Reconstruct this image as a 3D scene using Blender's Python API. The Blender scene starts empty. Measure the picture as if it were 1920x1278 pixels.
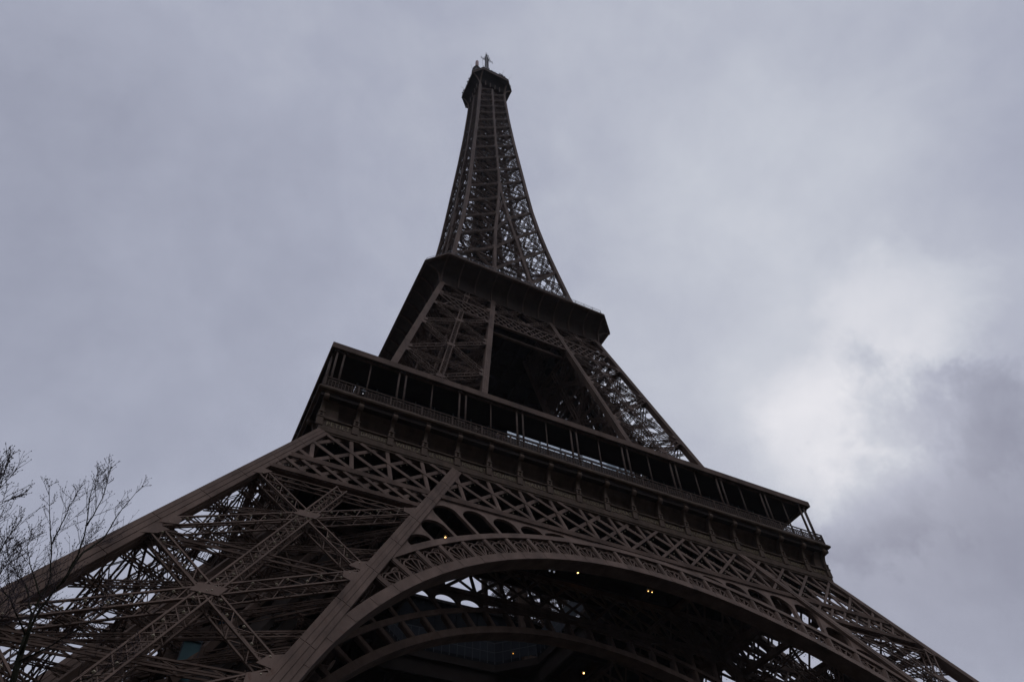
import bpy, bmesh, math, random
from mathutils import Vector, Matrix
from mathutils.geometry import tessellate_polygon
random.seed(7)
sc = bpy.context.scene
COL = sc.collection
PI = math.pi
rad = math.radians

# ------------------------------------------------------------------ camera
CAM = Vector((-40.398, -87.621, 3.704))
cR = Vector((0.89553559, -0.44417992, -0.02683676))
cU = Vector((-0.32931772, -0.70210098, 0.63135098))
cF = Vector((0.29927554, 0.55655945, 0.77503273))
cam = bpy.data.cameras.new('camera')
cam.sensor_width = 36.0
cam.lens = 1288.641 / 1920 * 36
cam.clip_start = 0.1
cam.clip_end = 20000
co = bpy.data.objects.new('camera', cam)
COL.objects.link(co)
mw = Matrix.Identity(4)
for i in range(3):
    mw[i][0], mw[i][1], mw[i][2], mw[i][3] = cR[i], cU[i], -cF[i], CAM[i]
co.matrix_world = mw
sc.camera = co
sc.view_settings.view_transform = 'Standard'
sc.view_settings.look = 'None'
sc.view_settings.exposure = 0.0
sc.view_settings.gamma = 1.0

# ------------------------------------------------------------------ sky
SUN_EL, SUN_AZ = rad(36), rad(62)          # behind the cloud break at the right
world = bpy.data.worlds.new('World')
sc.world = world
world.use_nodes = True
nt = world.node_tree
nt.nodes.clear()


class NG:
    def __init__(s, nt): s.nt = nt

    def n(s, t, **kw):
        x = s.nt.nodes.new(t)
        for k, v in kw.items(): setattr(x, k, v)
        return x

    def put(s, sock, v):
        if hasattr(v, 'is_output'): s.nt.links.new(v, sock)
        else: sock.default_value = v

    def m(s, op, a, b=0.0, c=0.0):
        x = s.n('ShaderNodeMath', operation=op)
        s.put(x.inputs[0], a); s.put(x.inputs[1], b); s.put(x.inputs[2], c)
        return x.outputs[0]

    def v(s, op, a, b=(0, 0, 0)):
        x = s.n('ShaderNodeVectorMath', operation=op)
        s.put(x.inputs[0], a); s.put(x.inputs[1], b)
        return x.outputs['Value'] if op in ('DOT_PRODUCT', 'LENGTH') else x.outputs[0]

    def noise(s, vec, scale, detail=6, rough=.55, dist=0.0):
        x = s.n('ShaderNodeTexNoise')
        s.put(x.inputs['Vector'], vec)
        x.inputs['Scale'].default_value = scale
        x.inputs['Detail'].default_value = detail
        x.inputs['Roughness'].default_value = rough
        x.inputs['Distortion'].default_value = dist
        return x

    def ss(s, val, a, b, lo=0.0, hi=1.0):
        x = s.n('ShaderNodeMapRange', interpolation_type='SMOOTHSTEP')
        s.put(x.inputs[0], val)
        for i, q in enumerate((a, b, lo, hi)): x.inputs[i + 1].default_value = q
        return x.outputs[0]


def srgb(r, g, b):
    f = lambda c: ((c / 255) / 12.92 if c <= 10 else (((c / 255) + .055) / 1.055) ** 2.4)
    return (f(r), f(g), f(b), 1)


G = NG(nt)
tc = G.n('ShaderNodeTexCoord')
dirv = tc.outputs['Generated']
sep = G.n('ShaderNodeSeparateXYZ')
nt.links.new(dirv, sep.inputs[0])
zc_ = G.m('ADD', G.m('MAXIMUM', sep.outputs[2], 0.0), 0.22)
comb = G.n('ShaderNodeCombineXYZ')
nt.links.new(G.m('DIVIDE', sep.outputs[0], zc_), comb.inputs[0])
nt.links.new(G.m('DIVIDE', sep.outputs[1], zc_), comb.inputs[1])
plane = comb.outputs[0]
n_big = G.noise(plane, 1.3, 8, .55, .4).outputs['Fac']
n_mid = G.noise(dirv, 4.6, 9, .58, .3).outputs['Fac']
warp = G.v('SUBTRACT', G.noise(dirv, 5.5, 10, .66, .2).outputs['Color'], (.5, .5, .5))
n_fin = G.noise(dirv, 11.0, 10, .62, .3).outputs['Fac']
val = G.m('ADD', G.m('MULTIPLY', G.m('SUBTRACT', n_big, .5), .42), .47)
val = G.m('ADD', val, G.m('MULTIPLY', G.m('SUBTRACT', n_mid, .5), .30))
val = G.m('ADD', val, G.m('MULTIPLY', G.m('SUBTRACT', n_fin, .5), .17))
# thinner and thicker places of the cloud sheet: direction, angular radius, amount
for d, r, a, ragged in (((.70, .395, .592), 8, .27, .4), ((.69, .225, .69), 7, .17, .6), ((.578, .322, .75), 22, .15, 0), ((.67, .35, .655), 12, .13, .2), ((.39, .10, .915), 22, .16, .3),
                        ((.760, .318, .57), 4.5, -.11, 1), ((.74, .435, .505), 5, -.14, 1), ((.805, .33, .48), 9, -.06, .9), ((.80, .22, .56), 9, -.03, .9), ((.80, .40, .44), 15, -.17, .7), ((.725, .325, .608), 4, -.10, 1), ((.86, .27, .44), 18, -.03, .7), ((.62, .05, .78), 14, -.05, .5),
                        ((-.23, .74, .63), 28, -.10, .3), ((-.1, .86, .5), 18, .02, .3), ((-.40, .40, .82), 16, -.05, .3)):
    dv = Vector(d).normalized()
    if ragged:
        w_ = G.n('ShaderNodeVectorMath', operation='SCALE')
        nt.links.new(warp, w_.inputs[0]); w_.inputs['Scale'].default_value = .40 * ragged
        vec = G.v('NORMALIZE', G.v('ADD', dirv, w_.outputs[0]))
    else:
        vec = dirv
    dot = G.v('DOT_PRODUCT', vec, tuple(dv))
    val = G.m('ADD', val, G.ss(dot, math.cos(rad(r)), math.cos(rad(r * (.25 if ragged > .6 else 0))), 0.0, a))
ramp = G.n('ShaderNodeValToRGB')
nt.links.new(val, ramp.inputs[0])
cr = ramp.color_ramp
cr.elements[0].position = 0.0; cr.elements[0].color = srgb(124, 127, 147)
cr.elements[1].position = 1.0; cr.elements[1].color = srgb(231, 231, 237)
e = cr.elements.new(.45); e.color = srgb(172, 176, 193)
e = cr.elements.new(.70); e.color = srgb(199, 203, 214)
bg_c = G.n('ShaderNodeBackground'); bg_c.inputs[1].default_value = 1.0
nt.links.new(ramp.outputs[0], bg_c.inputs[0])
# the sheet darkens towards the horizon
hz = G.ss(sep.outputs[2], 0.0, .34, .25, 1.0)
# unseen sky behind and at left, boosted overhead and cut low to shape light
back = G.m('MAXIMUM', G.ss(sep.outputs[1], -.62, -.14, 1.0, 0.0), G.ss(sep.outputs[0], -.80, -.44, 1.0, 0.0))
elev = G.ss(sep.outputs[2], .45, .84, .05, 5.0)
bk = G.m('ADD', 1.0, G.m('MULTIPLY', back, G.m('SUBTRACT', elev, 1.0)))
nt.links.new(G.m('MULTIPLY', hz, bk), bg_c.inputs[1])
skyt = G.n('ShaderNodeTexSky', sky_type='NISHITA')
skyt.sun_disc = False; skyt.sun_elevation = SUN_EL; skyt.sun_rotation = SUN_AZ
bg_s = G.n('ShaderNodeBackground'); bg_s.inputs[1].default_value = 0.08
nt.links.new(skyt.outputs[0], bg_s.inputs[0])
mixs = G.n('ShaderNodeMixShader'); mixs.inputs[0].default_value = 0.95   # near-total cloud cover
nt.links.new(bg_s.outputs[0], mixs.inputs[1]); nt.links.new(bg_c.outputs[0], mixs.inputs[2])
wo = G.n('ShaderNodeOutputWorld')
nt.links.new(mixs.outputs[0], wo.inputs[0])
world['kind'] = 'structure'

sl = bpy.data.lights.new('sun', 'SUN')
sl.energy = 0.5; sl.angle = rad(25); sl.color = (1, .97, .93)
so = bpy.data.objects.new('sun', sl)
COL.objects.link(so)
sd = Vector((math.sin(SUN_AZ) * math.cos(SUN_EL), math.cos(SUN_AZ) * math.cos(SUN_EL), math.sin(SUN_EL)))
so.rotation_euler = sd.to_track_quat('Z', 'Y').to_euler()
so.location = sd * 400

# ------------------------------------------------------------------ materials
def mat(name, col, rough=.6, metal=0.0, var=0.0, scale=1.0, spec=.3, bump=0.0, emit=None, streak=False, fine=None):
    m = bpy.data.materials.new(name); m.use_nodes = True
    t = m.node_tree; g = NG(t)
    b = t.nodes['Principled BSDF']
    b.inputs['Base Color'].default_value = (*col, 1)
    b.inputs['Roughness'].default_value = rough
    b.inputs['Metallic'].default_value = metal
    b.inputs['Specular IOR Level'].default_value = spec
    if var:
        tcx = g.n('ShaderNodeTexCoord')
        vec = tcx.outputs['Object']
        if streak:
            mp = g.n('ShaderNodeMapping'); mp.inputs['Scale'].default_value = (1, 1, .18)
            t.links.new(vec, mp.inputs[0]); vec = mp.outputs[0]
        n1 = g.noise(vec, scale, 6, .65)
        r = g.n('ShaderNodeValToRGB')
        r.color_ramp.elements[0].position = .28; r.color_ramp.elements[1].position = .75
        r.color_ramp.elements[0].color = (*[c * (1 - var) for c in col], 1)
        r.color_ramp.elements[1].color = (*[min(1, c * (1 + var)) for c in col], 1)
        t.links.new(n1.outputs['Fac'], r.inputs[0])
        out = r.outputs[0]
        if fine:                                   # rust bleeding through the old paint in patches
            mx = g.n('ShaderNodeMix', data_type='RGBA')
            t.links.new(g.ss(g.noise(vec, scale * 4.5, 8, .7, .6).outputs['Fac'], .56, .72), mx.inputs[0])
            t.links.new(out, mx.inputs[6]); mx.inputs[7].default_value = (*fine, 1)
            out = mx.outputs[2]
        t.links.new(out, b.inputs['Base Color'])
        if bump:
            bp = g.n('ShaderNodeBump'); bp.inputs['Strength'].default_value = bump; bp.inputs['Distance'].default_value = .03
            t.links.new(g.noise(vec, scale * 6, 4).outputs['Fac'], bp.inputs['Height'])
            t.links.new(bp.outputs[0], b.inputs['Normal'])
    if emit:
        b.inputs['Emission Color'].default_value = (*emit[0], 1)
        b.inputs['Emission Strength'].default_value = emit[1]
    return m


IRON = mat('brown_iron_paint', (.120, .081, .061), .7, 0, .45, .55, .08, .3, streak=True, fine=(.100, .054, .036))
OCHRE = mat('ochre_brown_paint', (.098, .068, .048), .7, 0, .35, .8, .08, .2, streak=True)
BULB = mat('frosted_bulb', (.34, .29, .20), .35)
GOLD = mat('dull_gold_leaf', (.17, .125, .06), .5, .1, .25, 4)
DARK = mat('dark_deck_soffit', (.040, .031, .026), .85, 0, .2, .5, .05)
POST = mat('shaded_post_brown', (.085, .060, .046), .7, 0, .3, 1.2, .08)  # posts and balustrade: iron brown with their shade put into the colour
COVE = mat('shaded_cove_brown', (.066, .047, .036), .7, 0, .25, .8, .08, .2, streak=True)  # iron brown darkened, the overhang's own shade worked into its colour
DARKWALL = mat('dark_glazed_wall', (.012, .013, .015), .6, 0, 0, 1, .1)
ROOF = mat('gallery_roof_metal', (.045, .037, .033), .7, 0, .2, .6, .08)
GLASS = mat('pale_blue_glass', (.36, .43, .47), .12, 0, .12, .8, .8)
WELLGLASS = mat('smoky_blue_glass', (.009, .012, .018), .5, 0, .15, 1, .2)
MULL = mat('grey_mullion', (.05, .055, .06), .5)
TEAL = mat('teal_cabin_glass', (.055, .12, .125), .4, 0, .1, 1)
BLUE = mat('blue_sheet', (.02, .075, .13), .6, 0, .2, 1.5)
STONE = mat('pale_masonry', (.36, .32, .26), .8, 0, .2, .6, bump=.3)
GRAVEL = mat('low_bounce_gravel', (.045, .04, .034), .95, 0, .3, .4, bump=.4)  # unseen ground, darkened to cut light bounced onto the iron from below
BARK = mat('mossy_bark', (.020, .020, .013), .95, 0, .45, 2.2, .03, .5)
TWIG = mat('grey_brown_twig', (.055, .043, .045), .9, 0, .25, 3, .05)
STEEL = mat('antenna_steel', (.11, .10, .10), .5, .3, .2, 1)
RUST = mat('pink_primer', (.33, .20, .17), .6, 0, .2, 1)

# ------------------------------------------------------------------ mesh building
class MB:
    """collects boxes, bars, tubes and sheets; build() links them as one mesh object"""
    def __init__(s): s.v = []; s.f = []; s.m = []

    def hexa(s, p, mi=0):
        b = len(s.v); s.v.extend(p)
        for q in ((0, 3, 2, 1), (4, 5, 6, 7), (0, 1, 5, 4), (1, 2, 6, 5), (2, 3, 7, 6), (3, 0, 4, 7)):
            s.f.append(tuple(b + i for i in q)); s.m.append(mi)

    def box(s, x0, x1, y0, y1, z0, z1, mi=0):
        s.hexa([(x0, y0, z0), (x1, y0, z0), (x1, y1, z0), (x0, y1, z0), (x0, y0, z1), (x1, y0, z1), (x1, y1, z1), (x0, y1, z1)], mi)

    def bar(s, A, B, w, t, n, mi=0, off=0.0, w2=None, t2=None, side=0.0):
        A = Vector(A); B = Vector(B); a = B - A
        if a.length < 1e-6: return
        a.normalize()
        u = a.cross(Vector(n))
        if u.length < 1e-4: u = a.cross(Vector((1, .1, .2)))
        u.normalize(); q = u.cross(a)
        A = A + q * off + u * side; B = B + q * off + u * side
        w2 = w if w2 is None else w2; t2 = t if t2 is None else t2
        P = []
        for c, ww, tt in ((A, w, t), (B, w2, t2)):
            for i, j in ((-1, -1), (1, -1), (1, 1), (-1, 1)):
                P.append(tuple(c + u * (i * ww / 2) + q * (j * tt / 2)))
        s.hexa(P, mi)

    def tube(s, pts, rads, k=5, mi=0):
        rings = []
        prev = None
        for i, p in enumerate(pts):
            p = Vector(p)
            d = (Vector(pts[min(i + 1, len(pts) - 1)]) - Vector(pts[max(i - 1, 0)]))
            if d.length < 1e-6: d = Vector((0, 0, 1))
            d.normalize()
            if prev is None:
                u = d.orthogonal().normalized()
            else:
                u = (prev - d * prev.dot(d))
                u = u.normalized() if u.length > 1e-5 else d.orthogonal().normalized()
            prev = u; w = d.cross(u)
            b = len(s.v)
            for j in range(k):
                a = 2 * PI * j / k
                s.v.append(tuple(p + (u * math.cos(a) + w * math.sin(a)) * rads[i]))
            rings.append(b)
        for r0, r1 in zip(rings, rings[1:]):
            for j in range(k):
                s.f.append((r0 + j, r0 + (j + 1) % k, r1 + (j + 1) % k, r1 + j)); s.m.append(mi)
        s.f.append(tuple(rings[0] + j for j in reversed(range(k)))); s.m.append(mi)
        s.f.append(tuple(rings[-1] + j for j in range(k))); s.m.append(mi)

    def octa(s, c, r, mi=0, sz=1.0):
        c = Vector(c); b = len(s.v)
        for d in ((1, 0, 0), (-1, 0, 0), (0, 1, 0), (0, -1, 0), (0, 0, sz), (0, 0, -sz)): s.v.append(tuple(c + Vector(d) * r))
        for q in ((0, 2, 4), (2, 1, 4), (1, 3, 4), (3, 0, 4), (2, 0, 5), (1, 2, 5), (3, 1, 5), (0, 3, 5)):
            s.f.append(tuple(b + i for i in q)); s.m.append(mi)

    def ball(s, c, rx, ry, rz, k=8, h=5, mi=0):
        c = Vector(c); b = len(s.v)
        for i in range(h + 1):
            t = PI * i / h
            for j in range(k):
                a = 2 * PI * j / k
                s.v.append((c.x + rx * math.sin(t) * math.cos(a), c.y + ry * math.sin(t) * math.sin(a), c.z + rz * math.cos(t)))
        for i in range(h):
            for j in range(k):
                s.f.append((b + i * k + j, b + (i + 1) * k + j, b + (i + 1) * k + (j + 1) % k, b + i * k + (j + 1) % k)); s.m.append(mi)

    def quad(s, a, b, c, d, mi=0):
        i = len(s.v); s.v.extend([tuple(a), tuple(b), tuple(c), tuple(d)]); s.f.append((i, i + 1, i + 2, i + 3)); s.m.append(mi)

    def strip(s, rows, closed=False, mi=0):
        """rows: equal-length point lists -> sheet"""
        b = len(s.v); n = len(rows[0])
        for r in rows: s.v.extend(tuple(p) for p in r)
        for i in range(len(rows) - 1):
            for j in range(n if closed else n - 1):
                k = (j + 1) % n
                s.f.append((b + i * n + j, b + i * n + k, b + (i + 1) * n + k, b + (i + 1) * n + j)); s.m.append(mi)

    def sweep(s, secs, mi=0):
        """secs: list of 4-point sections -> closed box beam along them"""
        s.strip(secs, True, mi)
        b = len(s.v) - 4 * len(secs)
        s.f.append((b + 3, b + 2, b + 1, b)); s.m.append(mi)
        e = len(s.v) - 4
        s.f.append((e, e + 1, e + 2, e + 3)); s.m.append(mi)

    def plate(s, polys, fn, d0, d1, mi=0):
        """2-D polygon with holes -> slab between depths d0 and d1; fn(x, z, d) -> 3-D"""
        V2 = [[Vector((p[0], p[1], 0)) for p in q] for q in polys]
        tri = tessellate_polygon(V2)
        flat = [p for q in polys for p in q]
        for d, flip in ((d0, False), (d1, True)):
            b = len(s.v)
            s.v.extend(tuple(fn(p[0], p[1], d)) for p in flat)
            for t in tri:
                s.f.append(tuple(b + i for i in (reversed(t) if flip else t))); s.m.append(mi)
        for q in polys:
            b = len(s.v); n = len(q)
            for p in q: s.v.append(tuple(fn(p[0], p[1], d0)))
            for p in q: s.v.append(tuple(fn(p[0], p[1], d1)))
            for i in range(n):
                k = (i + 1) % n
                s.f.append((b + i, b + k, b + n + k, b + n + i)); s.m.append(mi)

    def lattice(s, A, B, n, w, d, step, c=.13, lace=.08, cross=False, bulbs=0.0, off=0.0, sides=True, eps=0.0):
        """box girder of four angles laced on its faces"""
        A = Vector(A); B = Vector(B); a = B - A; L = a.length; a.normalize()
        u = a.cross(Vector(n)).normalized(); q = u.cross(a).normalized()
        A = A + q * off; B = B + q * off
        d = d + eps
        for i in (-1, 1):
            for j in (-1, 1):
                o = u * (i * (w / 2 - c / 2)) + q * (j * (d / 2 - c / 2))
                s.bar(A + o, B + o, c, c, n)
        k = max(2, int(round(L / step)))
        for i in range(k):
            p0 = A + a * (L * i / k); p1 = A + a * (L * (i + 1) / k)
            sg = 1 if i % 2 else -1
            for j in (-1, 1):
                o = q * (j * (d / 2 - .05))
                s.bar(p0 + u * (sg * w * .46) + o, p1 - u * (sg * w * .46) + o, lace, .03, n, off=.004 * sg)
                if cross: s.bar(p0 - u * (sg * w * .46) + o, p1 + u * (sg * w * .46) + o, lace, .03, n, off=.035 * -j)
            if sides:
                for j in (-1, 1):
                    o = u * (j * (w / 2 - .05))
                    s.bar(p0 + q * (sg * d * .46) + o, p1 - q * (sg * d * .46) + o, lace, .03, u, off=.004 * sg)
        if bulbs:
            k = int(L / bulbs)
            for i in range(1, k):
                p = A + a * (L * (i + .3 * (random.random() - .5)) / k)
                s.octa(p + q * (d / 2 + .02) + u * (w * .18 * (1 if i % 2 else -1)), .11, 1)

    def build(s, name, mats, parent=None, smooth=False):
        me = bpy.data.meshes.new(name)
        me.from_pydata(s.v, [], s.f)
        if not isinstance(mats, (list, tuple)): mats = [mats]
        for m in mats: me.materials.append(m)
        if len(mats) > 1: me.polygons.foreach_set('material_index', [min(x, len(mats) - 1) for x in s.m])
        if smooth: me.polygons.foreach_set('use_smooth', [True] * len(me.polygons))
        me.validate()
        bm = bmesh.new(); bm.from_mesh(me)
        bmesh.ops.recalc_face_normals(bm, faces=bm.faces)
        bm.to_mesh(me); bm.free()
        o = bpy.data.objects.new(name, me)
        COL.objects.link(o)
        if parent: o.parent = parent
        return o


def tag(o, label=None, cat=None, group=None, kind=None):
    for k, v in (('label', label), ('category', cat), ('group', group), ('kind', kind)):
        if v: o[k] = v
    return o


def empty(name, loc=(0, 0, 0), rz=0):
    o = bpy.data.objects.new(name, None); COL.objects.link(o)
    o.location = loc; o.rotation_euler = (0, 0, rz); o.empty_display_size = 1
    return o


def turned(o, ks=(1, 2, 3)):
    """the same part on the tower's other sides, with its sub-parts"""
    kids = [c for c in bpy.data.objects if c.parent == o]
    for k in ks:
        c = o.copy(); COL.objects.link(c); c.parent = o.parent
        c.rotation_euler = (0, 0, o.rotation_euler.z + k * PI / 2)
        for h in kids:
            g = h.copy(); COL.objects.link(g); g.parent = c
    return o


# ------------------------------------------------------------------ the ground
GZ = 2.05
g = MB()
S = 6000
g.quad((-S, -S, GZ), (S, -S, GZ), (S, S, GZ), (-S, S, GZ))
tag(g.build('ground', GRAVEL), kind='structure')

# ------------------------------------------------------------------ the tower
tower = empty('lattice_tower', (0, 0, GZ))
tag(tower, 'towering brown wrought-iron lattice tower with two galleries and a decorated arch between its legs', 'tower')
tower.location = (0, 0, 0)
o1 = lambda z: 59.642 - .49724 * z
i1 = lambda z: 45.19 - .50032 * z
o2 = lambda z: 28.241 - .24266 * (z - 65)
i2 = lambda z: 13.787 - .16017 * (z - 65)
BAY = 3.838


def F1(x, z, d=0.0): return Vector((x, -o1(z) + d, z))
def F2(x, z, d=0.0): return Vector((x, -o2(z) + d, z))


def column(mb, pts, w, n, seg=5.2, spine=True):
    """riveted box column following pts: a core, two raised outer strips per face and cover plates at the joints"""
    for A, B in zip(pts, pts[1:]):
        A = Vector(A); B = Vector(B)
        mb.bar(A, B, w * .92, w * .92, n)
        L = (B - A).length; k = max(1, int(round(L / seg)))
        u = (B - A).normalized().cross(Vector(n)).normalized(); q = u.cross((B - A).normalized())
        for i in range(k):
            p0 = A + (B - A) * (i / k + .025 / L); p1 = A + (B - A) * ((i + 1) / k - .025 / L)
            if spine:
                for a_, b_ in ((u, q), (q, u)):
                    for sg in (-1, 1):
                        o = a_ * (sg * w * .475)
                        mb.bar(p0 + o + b_ * (w * .34), p1 + o + b_ * (w * .34), .05 * w if a_ is u else w * .30, w * .30 if a_ is u else .05 * w, n)
                        mb.bar(p0 + o - b_ * (w * .34), p1 + o - b_ * (w * .34), .05 * w if a_ is u else w * .30, w * .30 if a_ is u else .05 * w, n)
                        mb.bar(p0 + o, p1 + o, .09 * w if a_ is u else w * .30, w * .30 if a_ is u else .09 * w, n)


def panel(A0, B0, A1, B1, n, w, d, step, mid=True, bulbs=0.0, cross=False, gus=1.5, c=.115, lace=.065, midcross=True, inset=0.0):
    """one braced bay: crossed lattice girders, a middle member and gusset plates"""
    mb = MB()
    A0, B0, A1, B1 = map(Vector, (A0, B0, A1, B1))
    n = Vector(n)
    mb.lattice(A0, B1, n, w, d, step, c, lace, cross, bulbs)
    mb.lattice(B0, A1, n, w, d, step, c, lace, cross, bulbs, eps=.03)
    if mid:
        M0 = (A0 + B0) / 2; M1 = (A1 + B1) / 2
        mb.lattice(M0, M1, n, w * 1.05, d, step * .9, c, lace, midcross, bulbs, eps=.06)
        X = (M0 + M1) / 2
        e = (B0 - A0).normalized(); up = (M1 - M0).normalized()
        gw_, gh_ = gus * .52, gus * .30
        pts = [X + e * gw_ - up * gh_, X + e * gw_ + up * gh_, X - e * gw_ + up * gh_, X - e * gw_ - up * gh_]
        for sgn in (1, -1):
            o = n.normalized() * sgn * (d / 2 + .05)
            mb.hexa([tuple(p + o) for p in pts] + [tuple(p + o * 1.06) for p in pts])
    # gussets where the bay meets its columns
    for P0, Q0 in ((A0, B0), (B0, A0), (A1, B1), (B1, A1)):
        e = (Q0 - P0).normalized(); up = ((A1 - A0) if P0 in (A0, B0) else (A0 - A1)).normalized()
        pts = [P0 + e * .3 + up * .1, P0 + e * gus * .95 + up * gus * .28, P0 + e * gus * .78 + up * gus * .80, P0 + e * .3 + up * gus * 1.05]
        for sgn in (1, -1):
            o = n.normalized() * sgn * (d / 2 + .025)
            mb.hexa([tuple(p + o) for p in pts] + [tuple(p + o * 1.07) for p in pts])
    return mb


# ---- legs below the first floor, and above it up to the second
def leg(name, oo, ii, zs, w, gw, gd, step, bulbs, seg, skip=(), ztop=None):
    """one leg at the front-left corner; its twins are turned copies"""
    crn = lambda z: [(-oo(z), -oo(z)), (-ii(z), -oo(z)), (-ii(z), -ii(z)), (-oo(z), -ii(z))]
    root = None
    for k in range(4):
        mb = MB()
        column(mb, [(*crn(z)[k], z) for z in (zs[0], ztop or zs[-1])], w, (0, 1, 0), seg)
        c = mb.build('column', IRON, root) if root else None
        if root is None: root = mb.build(name, IRON, tower)
    nrm = [(0, -1, 0), (1, 0, 0), (0, 1, 0), (-1, 0, 0)]
    for z0, z1 in zip(zs, zs[1:]):
        a, b = crn(z0), crn(z1)
        for k in range(4) if z0 not in skip else ():
            j = (k + 1) % 4
            sl_ = (oo(z0) - oo(z1)) / (z1 - z0)
            n = Vector(nrm[k]) + Vector((0, 0, sl_ if k in (0, 3) else -sl_))
            mb = panel((*a[k], z0), (*a[j], z0), (*b[k], z1), (*b[j], z1), n, gw, gd, step, True, bulbs if k == 0 else 0, cross=k in (1, 2), gus=1.6 * gw)
            mb.build('bracing_panel', [IRON, BULB], root)
        # light struts between the levels
        mb = MB()
        zm = (z0 + z1) / 2; m_ = crn(zm)
        for k in range(4) if z0 not in skip else ():
            j = (k + 1) % 4
            A_, B_ = Vector((*m_[k], zm)), Vector((*m_[j], zm))
            if k in (1, 2): mb.lattice(A_, B_, nrm[k], .5, .45, .8, .09, .05, True)
            for (P0, P1) in (((*a[k], z0), (*m_[j], zm)), ((*m_[k], zm), (*b[j], z1))):
                P0, P1 = Vector(P0), Vector(P1)
                inn = -Vector(nrm[k]) * 1.6
                mb.lattice(P0 + inn, P1 + inn, nrm[k], .4, .35, .8, .08, .05)
        for zq in ((z0 * 3 + z1) / 4, (z0 + z1 * 3) / 4) if z0 not in skip else ():
            q_ = [Vector((*q, zq)) for q in crn(zq)]
            cc = (q_[0] + q_[2]) / 2
            for k in range(4):
                mq = (q_[k] + q_[(k + 1) % 4]) / 2
                mb.lattice(q_[k], cc + Vector((0, 0, .8)), (0, 0, 1), .35, .35, .7, .07, .045)
                mb.lattice(mq, cc + Vector((0, 0, -.6)), (0, 0, 1), .35, .35, .7, .07, .045)
                if k in (1, 2): mb.lattice(q_[k], q_[(k + 1) % 4], nrm[k], .35, .35, .7, .07, .045)
        cq = [Vector((*q, zm)) for q in m_]
        mb.lattice(cq[0], cq[2], (0, 0, 1), .5, .4, .8, .08, .05)
        mb.lattice(cq[1] + Vector((0, 0, -.6)), cq[3] + Vector((0, 0, -.6)), (0, 0, 1), .5, .4, .8, .08, .05)
        if mb.v: mb.build('inner_strut', IRON, root)
        # frame inside the leg at each level
        mb = MB()
        P = [(*q, z1) for q in b]
        for k in range(4):
            mb.lattice(Vector(P[k]) + Vector((0, 0, -.3)), Vector(P[(k + 1) % 4]) + Vector((0, 0, -.3)), (0, 0, 1), .7, .5, 1.2, .1, .07)
        mb.lattice(Vector(P[0]) + Vector((0, 0, -.9)), Vector(P[2]) + Vector((0, 0, -.9)), (0, 0, 1), .6, .5, 1.1, .1, .07)
        mb.lattice(Vector(P[1]) + Vector((0, 0, -1.5)), Vector(P[3]) + Vector((0, 0, -1.5)), (0, 0, 1), .6, .5, 1.1, .1, .07)
        mb.build('level_frame', IRON, root)
    # the lift track, stair and cable ducts climbing inside
    cen = lambda z: -(oo(z) + ii(z)) / 2
    mb = MB()
    z0, z1 = zs[0], zs[-1]
    for s_ in (-1, 1):
        for off in (0, 3.2):
            p = lambda z: Vector((cen(z) + s_ * 1.25 - off * .5, cen(z) - s_ * 1.25 - off * .5, z + off * .4))
            mb.bar(p(z0), p(z1), .35, .55, (1, 1, 0))
    zz = z0; i = 0
    while zz < z1 - 1.3:
        a_ = Vector((cen(zz) + 1.4, cen(zz) - 1.4, zz)); b_ = Vector((cen(zz) - 1.4, cen(zz) + 1.4, zz))
        mb.bar(a_, b_, .28, .4, (0, 0, 1))
        if i % 3 == 0:
            q = Vector((-1.6, -1.6, 1.3))
            mb.bar(a_, a_ + q, .18, .18, (0, 0, 1)); mb.bar(b_, b_ + q, .18, .18, (0, 0, 1)); mb.bar(a_ + q, b_ + q, .2, .22, (0, 0, 1))
        i += 1; zz += 1.35
    mb.build('lift_track', IRON, root)
    mb = MB()
    for s_, w_ in ((-1, 1.9), (1, 1.5)):
        p = lambda z: Vector((cen(z) + s_ * 1.9 + .9, cen(z) - s_ * 1.9 + .9, z))
        mb.bar(p(z0 + 2), p(z1 - 1), w_, .5, (1, 1, 0))
        mb.bar(p(z0 + 2) + Vector((1.3, 1.3, 0)), p(z1 - 1) + Vector((1.3, 1.3, 0)), .4, 1.0, (1, 1, 0))
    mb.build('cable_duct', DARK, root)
    mb = MB()
    wleg = (oo(z0) - ii(z0)) * .24
    zz = z0; i = 0
    while zz < z1 - 3.4:
        def st(z, s_): return Vector((cen(z) + wleg * .9 + s_ * 1.9, cen(z) + wleg * .7 - s_ * 1.2, z))
        a_ = st(zz, -1 if i % 2 else 1); b_ = st(zz + 2.6, 1 if i % 2 else -1)
        d_ = (b_ - a_)
        mb.bar(a_, b_, 1.3, .12, (0, 0, 1)); mb.bar(a_ + Vector((0, 0, .95)), b_ + Vector((0, 0, .95)), .07, .07, (0, 0, 1))
        mb.bar(b_ + Vector((-.9, .0, 0)), b_ + Vector((.9, 0, 0)), 1.6, .1, (0, 0, 1))
        for t in range(6):
            p = a_ + d_ * (t / 5)
            mb.bar(p, p + Vector((0, 0, .95)), .05, .05, (1, 0, 0))
        i += 1; zz += 2.75
    mb.build('stairway', DARK, root)
    return root


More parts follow.
